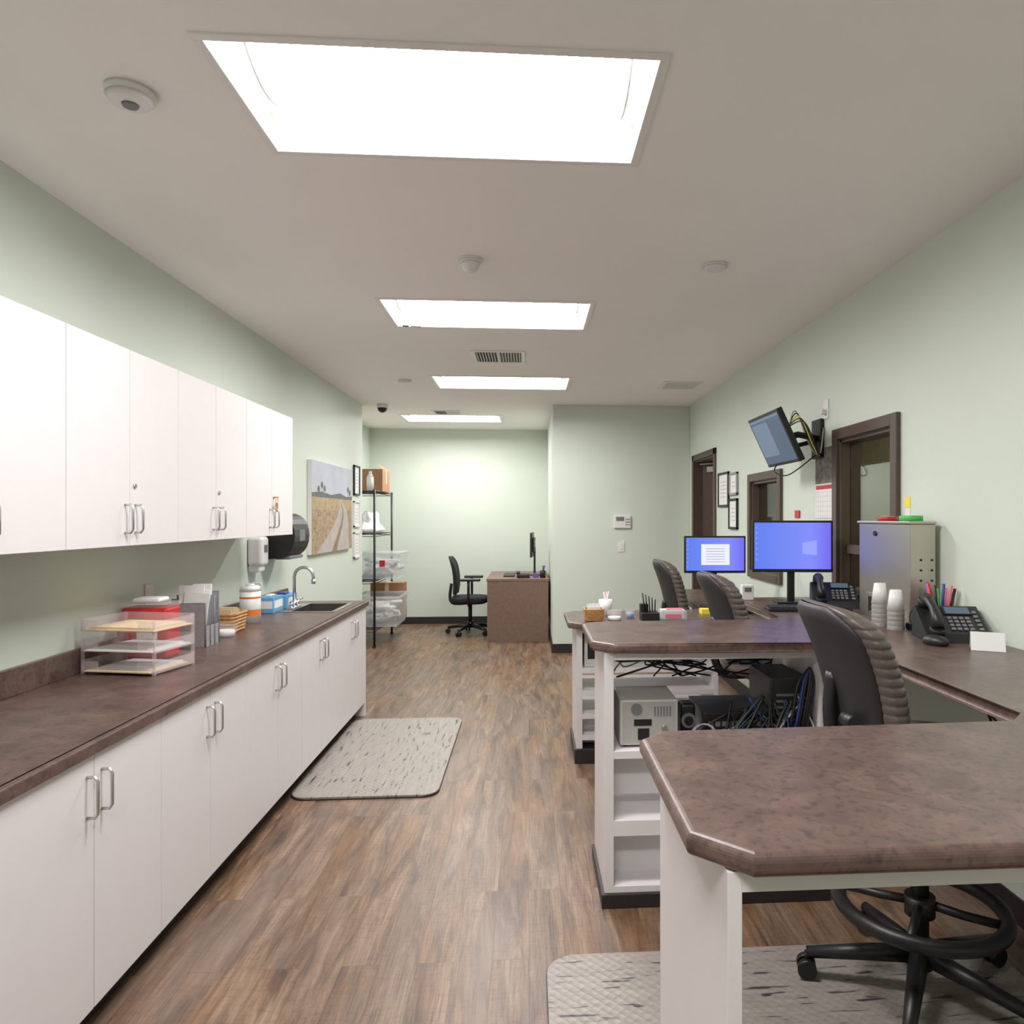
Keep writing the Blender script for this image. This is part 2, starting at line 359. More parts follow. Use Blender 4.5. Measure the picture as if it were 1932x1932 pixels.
def disc(name,x,y,r,h,dome=0,lens=False):
    b=B(name,(x,y,ZC)); b.cyl((0,0,-h*.25),r,h*.5,WHITEP,seg=32); b.cyl((0,0,-h*.75),r*.72,h*.5,WHITEP,r2=r*.95,seg=32)
    if dome: b.sph((0,0,-h),dome,WHITEP,half=True,seg=28)
    if lens: b.cyl((0,0,-h-.003),r*.3,.006,GREY,r2=r*.34)
    b.done()
disc('smoke_detector',-1.17,2.19,.068,.04,lens=True)
disc('occupancy_sensor',-.283,3.50,.06,.02,dome=.047)
disc('smoke_detector',.925,3.50,.062,.022)
disc('smoke_detector',-1.135,6.62,.06,.03)
b=B('dome_security_camera',(-1.62,8.05,ZC)); b.cyl((0,0,-.02),.06,.04,WHITEP); b.sph((0,0,-.04),.052,BLACK,half=True); b.done()
def vent(name,x0,x1,y0,y1,mode):
    b=B(name,((x0+x1)/2,(y0+y1)/2,ZC)); w=(x1-x0)/2; d=(y1-y0)/2; t=.03
    b.box(-w,w,-d,-d+t,-.008,0,TRIMW,.002).box(-w,w,d-t,d,-.008,0,TRIMW,.002).box(-w,-w+t,-d+t,d-t,-.008,0,TRIMW,.002).box(w-t,w,-d+t,d-t,-.008,0,TRIMW,.002)
    b.box(-w+t,w-t,-d+t,d-t,-.0015,0,BLACKM if mode else GREY)
    if mode:
        n=16
        for i in range(n):
            x=-w+t+(i+.5)*(2*w-2*t)/n
            sgn=1 if x>0 else -1
            M=Matrix.Translation((x,0,-.006))@Matrix.Rotation(sgn*.7,4,'Y')
            b.box(-.001,.001,-d+t,d-t,-.008,.004,TRIMW,M=M)
        b.box(-.006,.006,-d+t,d-t,-.009,0,TRIMW)
    else:
        for i in range(22):
            y=-d+t+(i+.5)*(2*d-2*t)/22; b.box(-w+t,w-t,y-.003,y+.003,-.005,-.001,TRIMW)
    b.done()
vent('ceiling_air_diffuser',-.438,-.03,5.40,5.80,1); vent('ceiling_return_grille',1.245,1.61,6.50,6.87,0); vent('ceiling_air_diffuser',-1.14,-.8,8.42,8.75,1)

# ---------------- left cabinets ----------------
def handle(b,x,y,z0,z1):
    zm=[(x,y,z0),(x+.022,y,z0),(x+.03,y,z0+.012),(x+.03,y,z1-.012),(x+.022,y,z1),(x,y,z1)]
    b.tube(zm,.0048,CHROME)
XU=-1.511
for k,y0 in enumerate([.95,1.70,2.45,3.20,3.95]):
    b=B('wall_cabinet'); z0,z1=1.394,2.138
    b.box(XL+.001,XU-.02,y0+.001,y0+.749,z0,z1,WHITE)
    for j in (0,1):
        b.box(XU-.019,XU,y0+j*.375+.0015,y0+j*.375+.3735,z0,z1,WHITE,.0015)
    ym=y0+.375
    handle(b,XU,ym-.035,z0+.05,z0+.155); handle(b,XU,ym+.035,z0+.05,z0+.155)
    b.cyl((XU+.002,ym+.03,z0+.228),.009,.008,STEEL,'X')
    if k in (1,4):
        b.tube([(XU+.004,ym+.03,z0+.228),(XU+.03,ym+.03,z0+.228)],.003,BRASS)
        b.tube([(XU+.02,ym+.03+.018*math.cos(a),z0+.21+.018*math.sin(a)) for a in [i*math.pi/6 for i in range(12)]],.0015,BRASS,closed=True,seg=6)
        for dy in (-.012,.008):
            b.box(XU+.018,XU+.021,ym+.03+dy-.011,ym+.03+dy+.011,z0+.17,z0+.195,BRASS,.001); b.box(XU+.018,XU+.021,ym+.03+dy-.004,ym+.03+dy+.004,z0+.14,z0+.172,BRASS)
    b.done()
XF=-1.24; ZT=.865
for k,y0 in enumerate([1.01,1.76,2.51,3.26,4.01,4.76]):
    b=B('base_cabinet'); z0,z1=.10,ZT-.037
    top=z1 if k<5 else .62
    b.box(XL+.001,XF-.02,y0+.001,y0+.749,z0,top,WHITE)
    if k==5: b.box(XL+.001,XF-.02,y0+.001,y0+.02,.62,z1,WHITE)
    b.box(XL+.001,XF-.07,y0,y0+.75,.0,z0,BASE)
    for j in (0,1): b.box(XF-.019,XF,y0+j*.375+.0015,y0+j*.375+.3735,z0,z1,WHITE,.0015)
    ym=y0+.375
    handle(b,XF,ym-.035,.655,.77); handle(b,XF,ym+.035,.655,.77)
    if k==5: b.box(XL+.001,XF,y0+.75,y0+.79,.0,z1,WHITE,.001)
    b.done()
SX=(-1.66,-1.32); SY=(4.93,5.42)
b=B('countertop'); xs=(XL+.001,-1.225); ys=(.95,5.59); z0,z1=ZT-.036,ZT
b.box(xs[0],SX[0],ys[0],ys[1],z0,z1,LAM).box(SX[0],SX[1],ys[0],SY[0],z0,z1,LAM).box(SX[0],SX[1],SY[1],ys[1],z0,z1,LAM)
b.box(SX[1],xs[1]-.02,ys[0],ys[1],z0,z1,LAM).box(xs[1]-.03,xs[1],ys[0],ys[1],z0,z1,LAM,.004)
b.box(XL+.001,XL+.022,ys[0],ys[1],ZT,ZT+.1,LAM,.003)
b.done()
b=B('sink'); r=.014
x0,x1=SX;y0,y1=SY
for a in ((x0-r,x1+r,y0-r,y0+r),(x0-r,x1+r,y1-r,y1+r),(x0-r,x0+.05,y0,y1),(x1-r,x1+r,y0,y1)): b.box(a[0],a[1],a[2],a[3],ZT,ZT+.004,STEEL,.0015)
zb=ZT-.17
b.box(x0+.05,x1-.002,y0+.002,y1-.002,zb-.004,zb,STEELD)
b.box(x0+.046,x0+.05,y0+.002,y1-.002,zb,ZT,STEELD).box(x1-.006,x1-.002,y0+.002,y1-.002,zb,ZT,STEELD).box(x0+.05,x1-.002,y0+.002,y0+.006,zb,ZT,STEELD).box(x0+.05,x1-.002,y1-.006,y1-.002,zb,ZT,STEELD)
b.cyl(((x0+x1)/2+.02,(y0+y1)/2,zb+.002),.04,.005,CHROME); b.done()
b=B('sink_faucet',(-1.635,5.12,ZT+.004)); b.box(-.025,.025,-.09,.09,0,.014,CHROME,.005)
b.cyl((0,0,.03),.018,.05,CHROME)
pts=[(0,0,.02),(0,0,.22)]+[(.065-.065*math.cos(a),0,.22+.065*math.sin(a)) for a in [i*math.pi/8 for i in range(1,9)]]+[(.13,0,.19)]
b.tube(pts,.011,CHROME,seg=12); b.cyl((.13,0,.185),.014,.03,CHROME)
for sy in (-1,1):
    b.cyl((0,sy*.07,.03),.012,.04,CHROME); b.tube([(0,sy*.07,.05),(.02,sy*.12,.06)],.007,CHROME)
b.done()

# counter items
b=B('letter_tray',(-1.63,3.12,ZT),rz=math.radians(-12))
for i in range(3):
    z=.008+i*.083
    b.box(-.165,.165,-.12,.12,z,z+.004,CLEAR)
    b.box(-.165,.165,.116,.12,z,z+.05,CLEAR); b.box(-.165,-.161,-.12,.12,z,z+.05,CLEAR); b.box(.161,.165,-.12,.12,z,z+.045,CLEAR)
    b.box(-.165,-.09,-.12,-.116,z,z+.045,CLEAR);b.box(.09,.165,-.12,-.116,z,z+.045,CLEAR)
    for sx in (-.16,.16):
        for sy in (-.115,.115): b.box(sx-.005,sx+.005,sy-.005,sy+.005,z-.008,z+.08 if i<2 else z+.05,CLEAR)
    b.box(-.14,.15+.01*i,-.13,.10,z+.005,z+.010,MANILA if i!=1 else PAPER)
    if i==2: b.box(-.13,.14,-.11,.10,z+.011,z+.018,MANILA)
    if i<2: b.box(-.12,.12,-.10,.11,z+.011,z+.013,PAPER)
b.done()
b=B('sharps_container',(-1.725,3.40,ZT)); b.box(-.10,.10,-.065,.065,0,.23,RED,.012); b.box(-.103,.103,-.067,.067,.23,.25,CLEAR,.004); b.box(-.06,.06,-.05,.05,.25,.272,PAPER,.01)
b.box(-.03,.06,-.0665,-.0655,.09,.16,PAPER).done()
b=B('mesh_file_organizer',(-1.675,3.70,ZT))
for i,y in enumerate((-.07,-.02,.03,.08)):
    b.box(-.09,.09,y-.0015,y+.0015,0,.215+.015*i,GREYM)
    b.tube([(-.09,y,0),(-.09,y,.215+.015*i),(.09,y,.215+.015*i),(.09,y,0)],.004,GREY,seg=6)
b.box(-.09,.09,-.07,.08,0,.004,GREYM)
for sx in (-.09,.09): b.box(sx-.001,sx+.001,-.07,.08,0,.1,GREYM)
M=Matrix.Rotation(.12,4,'Y')
b.box(-.05,.07,-.05,-.044,.03,.27,PAPER,M=M).box(-.05,.07,-.04,-.034,.03,.30,PAPER).box(-.08,.05,.0,.01,.03,.28,PAPER,M=M).box(-.02,.07,.04,.05,.01,.30,PAPER).done()
def basket(name,loc,w,d,h,mat,fill=None,rz=0):
    b=B(name,loc,rz)
    n=6
    for i in range(n):
        z=h*(i+.5)/n; k=.86+.14*(i/n)
        pts=[(-w*k,-d*k,z),(0,-d*k*1.03,z),(w*k,-d*k,z),(w*k*1.03,0,z),(w*k,d*k,z),(0,d*k*1.03,z),(-w*k,d*k,z),(-w*k*1.03,0,z)]
        b.tube(pts,h/n*.5,mat,sub=3,closed=True,seg=6)
    b.box(-w*.85,w*.85,-d*.85,d*.85,0,.006,mat)
    if fill:
        for i in range(7): b.box(-w*.7,w*.7,-d*.75+i*d*.2,-d*.75+i*d*.2+.006,.006,h+.01+random.random()*.025,fill)
    b.done()
basket('wicker_basket',(-1.69,4.13,ZT+.001),.075,.09,.11,WICK,MANILA)
b=B('clear_plastic_cup',(-1.62,3.95,ZT)); b.cyl((0,0,.035),.05,.07,CLEAR,r2=.06,cap=False); b.cyl((0,0,.02),.045,.03,PAPER); b.done()
b=B('disinfectant_wipes_canister',(-1.70,4.5,ZT)); b.cyl((0,0,.095),.06,.19,WHITEP,seg=32).cyl((0,0,.205),.062,.03,WHITEP,r2=.05,seg=32); b.cyl((0,0,.06),.0605,.035,ORANGE,seg=32,cap=False).cyl((0,0,.15),.0605,.012,ORANGE,seg=32,cap=False); b.cyl((0,0,.225),.025,.014,WHITEP); b.done()
b=B('cleaner_spray_bottle',(-1.76,4.72,ZT)); b.cyl((0,0,.07),.033,.14,WHITEP).cyl((0,0,.16),.033,.04,WHITEP,r2=.012).cyl((0,0,.19),.012,.03,BLUE).box(-.01,.05,-.01,.01,.2,.22,WHITEP,.003).box(-.02,.02,-.034,-.033,.04,.11,ORANGE).done()
b=B('glove_box',(-1.755,5.25,ZT)); b.box(-.06,.06,-.12,.12,0,.09,BLUE,.003).box(.0602,.061,-.07,.07,.02,.07,PAPER).box(-.03,.03,-.05,.05,.09,.105,BLUED,.01).done()
b=B('glove_box',(-1.75,4.98,ZT)); b.box(-.055,.055,-.1,.1,0,.105,BLUE,.003).box(.0552,.056,-.08,.08,.03,.08,PAPER).box(-.05,.05,-.1005,-.1,.03,.08,PAPER).box(-.02,.02,-.04,.04,.105,.118,PAPER,.006).done()
b=B('soap_dispenser',(XL,4.90,1.14)); b.box(.001,.10,-.065,.065,.04,.235,WHITEP,.025,seg=4).box(.001,.08,-.05,.05,.0,.05,WHITEP,.012).box(.1005,.102,-.03,.03,.13,.18,GREY).done()
b=B('paper_towel_dispenser',(XL,5.22,1.215))
b.box(.001,.06,-.17,.17,.0,.32,BLACK,.01)
R=[]
for i in range(13):
    a=i/12*math.pi; R.append((.06+.18*math.sin(a)**.6 if 0<a<math.pi-.01 else .06, .16-.16*math.cos(a)))
b.loft([[ (x,y,z) for x,z in R] for y in (-.165,-.155,.155,.165)],BLACK,smooth=False)
b.box(.10,.2,-.14,.14,-.004,.02,GREY,.004).box(.235,.241,-.06,.06,.12,.2,GREY,.003).done()
b=B('wall_outlet',(XL,3.62,1.12)); b.box(.001,.007,-.037,.037,-.058,.058,WHITEP,.002).box(.007,.009,-.018,.018,.008,.04,WHITEP,.001).box(.007,.009,-.018,.018,-.04,-.008,WHITEP,.001).done()

# wall art
b=B('landscape_canvas',(XL+.001,6.12,1.19)); w,h=1.36,.80
b.box(0,.035,0,w,0,h,PAPER)
e=.0358
def aq(y0,z0,y1,z1,mat,off=0): b.quad([(e+off,y0,z0),(e+off,y1,z0),(e+off,y1,z1),(e+off,y0,z1)],mat)
aq(0,.50,w,h,SKYM); aq(0,0,w,.38,FIELD); aq(0,.38,w,.50,FIELD2)
b.quad([(e+.0004,x,z) for x,z in ((0,.49),(w,.49),(w,.53),(1.15,.515),(.9,.545),(.6,.52),(.3,.54),(0,.525))],TREE)
def road(l,r,mat,off):
    for i in range(len(l)-1): b.quad([(e+off,l[i][0],l[i][1]),(e+off,r[i][0],r[i][1]),(e+off,r[i+1][0],r[i+1][1]),(e+off,l[i+1][0],l[i+1][1])],mat)
zz=[0,.08,.16,.24,.32,.39,.44,.48]
cx=[.70,.78,.87,.95,1.0,1.00,.95,.93]; hw=[.56,.46,.36,.27,.19,.13,.08,.03]
road([(c-q,z) for c,q,z in zip(cx,hw,zz)],[(c+q,z) for c,q,z in zip(cx,hw,zz)],PATH,.0008)
road([(c-q*.14,z) for c,q,z in zip(cx,hw,zz)],[(c+q*.14,z) for c,q,z in zip(cx,hw,zz)],GRASSD,.0012)
for i in range(60):
    z=random.random()*.42; y=random.random()*1.28
    c=cx[min(7,int(z/.07))]; 
    if abs(y-c)<.48*(1-z/.5)+.1: continue
    b.quad([(e+.0006,y,z),(e+.0006,y+.05,z+.004),(e+.0006,y+.04,z+.022),(e+.0006,y+.015,z+.016)],GRASSD)
for yy,hh in ((.30,.60),(.38,.57),(.2,.56),(1.2,.59),(1.27,.56)):
    b.quad([(e+.001,yy-.005,.5),(e+.001,yy+.005,.5),(e+.001,yy+.003,hh),(e+.001,yy-.003,hh)],TREE)
    b.quad([(e+.001,yy+.035*math.cos(k*1.05)*(1+.2*(k%2)),hh+.032*math.sin(k*1.05)) for k in range(6)],TREE)
b.done()
def frame(name,wallx,sgn,y0,y1,z0,z1,fm,inner=PAPER):
    b=B(name,(wallx,0,0)); t=.02
    def bx(a0,a1,*r,bev=0):
        x0,x1=sorted((sgn*a0,sgn*a1)); b.box(x0,x1,*r,bev)
    bx(.001,.02,y0,y0+t,z0,z1,fm,bev=.002); bx(.001,.02,y1-t,y1,z0,z1,fm,bev=.002); bx(.001,.02,y0,y1,z0,z0+t,fm,bev=.002); bx(.001,.02,y0,y1,z1-t,z1,fm,bev=.002)
    bx(.001,.01,y0+t,y1-t,z0+t,z1-t,inner)
    for i in range(5):
        z=z1-.09-i*.035
        if z>z0+.04: bx(.0101,.0105,y0+.07,y1-.07,z,z+.006,GREYL)
    b.done()
frame('framed_certificate',XL,1,7.68,7.93,1.74,2.06,BLACK); frame('framed_certificate',XL,1,7.68,7.93,1.40,1.68,WHITEP); frame('framed_certificate',XL,1,7.68,7.93,1.07,1.35,WHITEP)
frame('framed_certificate',XR,-1,6.34,6.69,1.60,1.92,BLACK); frame('framed_certificate',XR,-1,6.07,6.31,1.70,1.90,GREYM); frame('framed_certificate',XR,-1,6.07,6.33,1.40,1.67,BLACK)

# ---------------- mats ----------------
def fmat(name,x0,x1,y0,y1,mt):
    b=B(name,((x0+x1)/2,(y0+y1)/2,0)); w=(x1-x0)/2;d=(y1-y0)/2;r=.09; p=[]
    for cx,cy,a0 in ((w-r,-d+r,-90),(w-r,d-r,0),(-w+r,d-r,90),(-w+r,-d+r,180)):
        for i in range(7): a=math.radians(a0+i*15); p.append((cx+r*math.cos(a),cy+r*math.sin(a)))
    b.prism(p,.0,.006,BASE); b.prism([(x*.995,y*.995) for x,y in p],.006,.016,mt,.004); b.done()
fmat('anti_fatigue_mat',-1.28,-.49,3.88,5.38,MATY); fmat('anti_fatigue_mat',.055,1.60,1.35,2.43,MATX)

# ---------------- alcove: rack, desk, chair ----------------
b=B('wire_shelving_rack'); rx0,rx1,ry0,ry1=-2.17,-1.775,8.38,9.42
for x in (rx0,rx1):
    for y in (ry0,ry1): b.cyl((x,y,.92),.013,1.82,BLACK); b.cyl((x,y,.01),.02,.02,BLACK)
for z in (.21,.765,1.31,1.81):
    for dz in (0,.025):
        b.tube([(rx0,ry0,z-dz),(rx1,ry0,z-dz)],.005,BLACK,seg=6).tube([(rx0,ry1,z-dz),(rx1,ry1,z-dz)],.005,BLACK,seg=6).tube([(rx0,ry0,z-dz),(rx0,ry1,z-dz)],.005,BLACK,seg=6).tube([(rx1,ry0,z-dz),(rx1,ry1,z-dz)],.005,BLACK,seg=6)
    for i in range(1,26):
        y=ry0+(ry1-ry0)*i/26; b.tube([(rx0,y,z),(rx1,y,z)],.0025,BLACK,seg=5)
    for x in (rx0+.13,rx0+.26): b.tube([(x,ry0,z-.006),(x,ry1,z-.006)],.003,BLACK,seg=5)
b.done()
b=B('cardboard_box',(-1.93,8.98,1.818)); b.box(-.17,.17,-.22,.22,0,.27,CARD,.003).box(-.172,.172,-.03,.03,.1,.272,MANILA).quad([(.17,-.22,.27),(.17,.22,.27),(.10,.2,.33),(.10,-.2,.33)],CARD).done()
b=B('white_bottle',(-1.85,8.5,1.816)); b.cyl((0,0,.08),.04,.16,WHITEP).cyl((0,0,.18),.04,.04,WHITEP,r2=.015).cyl((0,0,.21),.018,.03,WHITEP).done()
b=B('plastic_supply_bag',(-1.93,8.85,1.318))
rr=[]
for i in range(15):
    v=i/14; z=.005+.24*v; k=(1-.55*v**1.6)*(.9+.1*math.sin(v*9)) if v>.05 else .75
    rr.append([((.16*k*math.cos(a)*(1+.09*math.sin(5*a+v*6))),(.36*k*math.sin(a)*(1+.09*math.sin(7*a+v*4))),z+.02*v*math.sin(3*a)) for a in [2*math.pi*j/36 for j in range(36)]])
b.loft(rr,BAG).done()
def tote(name,loc,w,d,h,fill):
    b=B(name,loc)
    r0=[(-w*.9,-d*.93,0),(w*.9,-d*.93,0),(w*.9,d*.93,0),(-w*.9,d*.93,0)]; r1=[(-w,-d,h),(w,-d,h),(w,d,h),(-w,d,h)]
    b.loft([r0,r1],TOTE,cap=False,smooth=False); b.quad(r0,TOTE)
    if fill!='open': b.box(-w-.015,w+.015,-d-.015,d+.015,h,h+.015,TOTE,.005)
    for a in ((-w-.012,w+.012,-d-.012,-d),(-w-.012,w+.012,d,d+.012),(-w-.012,-w,-d,d),(w,w+.012,-d,d)): b.box(*a,h-.03,h,TOTE,.002)
    for i in range(26):
        M=Matrix.Translation((random.uniform(-w*.6,w*.6),random.uniform(-d*.75,d*.75),.05+random.random()*h*.55))@Matrix.Rotation(random.random()*3,4,'Z')@Matrix.Rotation(random.uniform(-.6,.6),4,'X')
        b.box(-.07,.07,-.05,.05,-.02,.02,BAG,.012,M=M)
    if loc[2]>.5: b.box(w*.1,w*.35,-d*1.0-.003,-d*1.0+.002,h*.5,h*.75,RED)
    b.done()
tote('plastic_storage_tote',(-1.79,8.9,.772),.26,.3,.30,1); tote('plastic_storage_tote',(-1.79,8.85,.217),.26,.32,.36,'open')
b=B('cardboard_box',(-1.80,9.30,.217)); b.box(-.2,.22,-.1,.1,0,.46,CARD,.003).box(-.02,.03,-.102,.102,.2,.462,MANILA).done()
b=B('office_desk'); dx0,dx1,dy0,dy1=-.515,.245,8.72,9.95
b.box(dx0,dx1,dy0,dy1,.725,.76,DESKW,.004).box(dx0+.01,dx1-.01,dy0+.005,dy0+.03,.0,.725,DESKW).box(dx0+.01,dx1-.01,dy1-.03,dy1-.005,.0,.725,DESKW).box(dx1-.06,dx1-.04,dy0+.03,dy1-.03,.2,.725,DESKW)
b.done()

def monitor(name,loc,rz,w,h,stand,mode=0,tilt=0):
    b=B(name,loc,rz); z0=stand
    b.box(-w/2,w/2,-.012,.012,z0,z0+h,BLACK,.004); b.box(-w*.35,w*.35,.012,.035,z0+h*.2,z0+h*.8,BLACK,.01)
    t=.012
    b.box(-w/2+t,w/2-t,-.0135,-.0122,z0+t+.006,z0+h-t,SCR if mode<2 else BLACKM)
    if mode==1:
        b.box(-.02-w*.18,-.02+w*.28,-.0150,-.0137,z0+h*.22,z0+h*.78,SCRW)
        for i in range(6): b.box(-.02-w*.1,-.02+w*.2,-.0156,-.0151,z0+h*.3+i*h*.07,z0+h*.3+i*h*.07+.003,GREYL)
    if mode==0:
        b.quad([(w*.12,-.0138,z0+h*.36),(w*.30,-.0138,z0+h*.33),(w*.30,-.0138,z0+h*.62),(w*.12,-.0138,z0+h*.57)],SCRL)
    if mode<2:
        for i in range(7): b.box(-w/2+t+.008,-w/2+t+.016,-.0140,-.0137,z0+h*.85-i*.03,z0+h*.85-i*.03+.008,SCRL)
    b.box(-.02,.02,.02,.045,.01,z0+h*.4,BLACK,.005); b.prism([(-.09,-.05),(.09,-.05),(.09,.1),(-.09,.1)],0,.012,BLACK,.004)
    b.done()
monitor('computer_monitor',(.04,9.25,.76),-math.pi/2-.06,.50,.31,.24,2)
b=B('computer_keyboard',(-.25,9.2,.76),math.pi/2); b.box(-.21,.21,-.07,.07,0,.02,BLACK,.006).done()
b=B('desk_phone',(-.07,8.88,.76)); b.box(-.08,.08,-.08,.08,0,.05,BLACK,.01).box(-.09,-.04,-.09,.09,.05,.08,BLACK,.012).box(-.02,.06,.0,.06,.05,.056,GREY).done()
b=B('pen_cup',(.17,8.86,.76)); b.cyl((0,0,.045),.035,.09,BLACKM); 
for i in range(5): b.tube([(0,0,.05),(random.uniform(-.03,.03),random.uniform(-.03,.03),.15)],.004,PURP if i%2 else BLUED)
b.box(-.12,-.05,.02,.07,.0,.05,PURP,.004); b.done()

def starbase(b,R,rcol,z1,mat,n=5,a0=0.3):
    for i in range(n):
        a=a0+i*2*math.pi/n; c,s_=math.cos(a),math.sin(a)
        b.tube([(c*.03,s_*.03,.115),(c*R*.5,s_*R*.5,.10),(c*R,s_*R,.078)],[.030,.025,.018],mat,seg=10)
        for q in (-1,1):
            p=Vector((c*R,s_*R,.031))+Vector((-s_,c,0))*q*.018
            b.cyl((0,0,0),.030,.022,BLACK,M=Matrix.Translation(p)@Matrix.Rotation(a,4,'Z')@Matrix.Rotation(math.pi/2,4,'X'),seg=20)
        b.cyl((c*R,s_*R,.065),.008,.03,BLACK)
    b.cyl((0,0,.12),.04,.08,mat); b.cyl((0,0,(.12+z1)/2),rcol,z1-.12,mat)
def ring(w,t0,t1,cx,z,n=28,rib=0,bow=0.05):
    out=[]
    for k in range(n):
        a=2*math.pi*k/n; cs,sn=math.cos(a),math.sin(a)
        y=w*math.copysign(abs(cs)**.65,cs); dx=math.copysign(abs(sn)**.8,sn)
        x=(t1+rib)*dx if dx>0 else t0*dx
        out.append((cx+x+bow*(y/ .23)**2,y+cs*rib*.6,z))
    return out
def stool(name,loc,rz,seat=.78,top=1.25,fr=True,a0=.3):
    b=B(name,loc,rz)
    starbase(b,.34,.027,seat-.06,BLACK,a0=a0)
    rs=[]
    for z,k in ((seat-.06,.86),(seat-.05,.97),(seat-.02,1.0),(seat,.96),(seat+.008,.8)):
        rs.append([((.235*math.copysign(abs(math.cos(t))**.7,math.cos(t)))*k,(.24*math.copysign(abs(math.sin(t))**.7,math.sin(t)))*k,z) for t in [2*math.pi*i/32 for i in range(32)]])
    b.loft(rs,LEATH); b.box(-.12,.12,-.1,.1,seat-.1,seat-.055,BLACK,.01)
    if fr:
        zr=.27
        b.tube([(.24*math.cos(t),.24*math.sin(t),zr) for t in [2*math.pi*i/40 for i in range(40)]],.023,BLACK,closed=True,seg=10)
        b.cyl((0,0,zr),.045,.06,BLACK)
        for i in range(4): 
            a=a0+.6+i*math.pi/2; b.tube([(0,0,zr+.01),(.12*math.cos(a),.12*math.sin(a),zr+.0),(.235*math.cos(a),.235*math.sin(a),zr)],.014,BLACK)
    H0=seat+.03; n=128; front=[];back=[]
    for i in range(n+1):
        v=i/n; z=H0+(top-H0)*v
        cx=-.225-.02*v-.105*v*v
        w=.225*(1-.10*(1-v)**2) 
        if v>.75: w*=math.sqrt(max(0.02,1-((v-.75)/.25)**2*.72))
        if v<.1: w*=.86+.14*(v/.1)
        rib=.012*abs(math.sin(v*math.pi*15))**.5
        e=1 if v<.88 else math.sqrt(max(.08,1-((v-.88)/.12)**2))
        front.append(ring(w,.022,.078*e,cx+.014,z,rib=rib*e,bow=.045)); back.append(ring(w*.86,.036*e,.004,cx-.0,z,bow=.045))
    b.loft(front,LEATH); b.loft(back,SHELL)
    b.tube([(0,0,seat-.07),(-.2,0,seat-.08),(-.27,0,seat-.03),(-.29,0,seat+.10),(-.28,0,seat+.22)],.022,BLACK,sub=4,seg=10)
    b.cyl((-.28,-.12,seat+.1),.022,.06,BLACK,'Y'); b.cyl((-.2,-.1,seat-.05),.022,.05,BLACK,'Y')
    b.done()
stool('drafting_chair',(1.225,2.17,.016),0,.80-.016,1.235-.016,a0=math.radians(20))
stool('drafting_chair',(1.25,3.68,0),0,.76,1.215)
stool('drafting_chair',(1.30,5.32,0),0,.66,1.185,fr=False)
b=B('office_chair',(-.76,9.35,0)); starbase(b,.29,.025,.40,BLACK,a0=.5)
rs=[]
for z,k in ((.40,.85),(.42,.98),(.46,1.0),(.485,.95),(.49,.8)):
    rs.append([(.24*math.copysign(abs(math.cos(t))**.7,math.cos(t))*k,.25*math.copysign(abs(math.sin(t))**.7,math.sin(t))*k,z) for t in [2*math.pi*i/28 for i in range(28)]])
b.loft(rs,FABR)
rr=[]
for i in range(19):
    v=i/18; z=.52+.48*v; w=.22*(1 if v<.75 else math.sqrt(1-((v-.75)/.25)**2*.75)); w*=(.85+.15*min(1,v*4))
    cx=-.2+.03*math.sin(v*3)-.06*v; rr.append(ring(w,.022,.03,cx,z,bow=.04))
b.loft(rr,FABR); b.tube([(0,0,.40),(-.2,0,.39),(-.26,0,.46),(-.24,0,.65)],.02,BLACK,sub=3)
for sy in (-.27,.27):
    b.tube([(0,sy*.7,.40),(.0,sy,.42),(.0,sy,.70)],.017,BLACK,sub=3); b.box(-.1,.15,sy-.04,sy+.04,.70,.735,BLACK,.014,seg=3)
b.done()

b=B('alarm_keypad',(1.04,YBLK,1.385)); b.box(-.095,.095,-.025,-.001,0,.145,WHITEP,.006).box(-.07,.02,-.027,-.0252,.08,.125,GREY)
for i in range(4):
    for j in range(3): b.box(.035+i*.013,.044+i*.013,-.027,-.0252,.03+j*.03,.045+j*.03,GREY)
b.done()
b=B('light_switch',(1.03,YBLK,1.12)); b.box(-.037,.037,-.007,-.001,0,.12,WHITEP,.002).box(-.016,.016,-.011,-.007,.028,.092,WHITEP,.002).done()

# ---------------- workstation counters ----------------
ZH=1.02; t=.038
b=B('workstation_countertop')
P1=[(XR-.002,1.0),(XR-.002,4.25),(1.22,4.25),(1.22,3.38),(1.15,3.31),(.31,3.31),(.24,3.24),(.24,2.78),(.32,2.70),(1.15,2.70),(1.22,2.63),(1.22,1.675),(1.15,1.605),(.30,1.605),(.24,1.545),(.24,1.08),(.32,1.0)]
b.prism(P1,ZH-t,ZH,LAM,.014,seg=5); b.done()
b=B('workstation_countertop')
P2=[(XR-.002,4.262),(XR-.002,6.3),(1.22,6.3),(1.22,4.95),(1.15,4.88),(.30,4.88),(.235,4.82),(.235,4.35),(.31,4.28),(1.15,4.28),(1.2,4.262)]
b.prism(P2,ZT-t,ZT,LAM,.012); b.done()
b=B('workstation_frame'); zt=ZH-t-.001
b.box(.29,.312,1.03,1.57,0.017,zt,WHITE,.001).box(.312,1.77,1.03,1.05,zt-.03,zt,WHITE).box(.312,1.3,1.55,1.57,zt-.03,zt,WHITE)
b.box(.288,.314,1.03,1.345,0,.017,BASE)
b.box(1.78,XR-.014,1.03,1.57,0,zt,WHITE)
b.done()
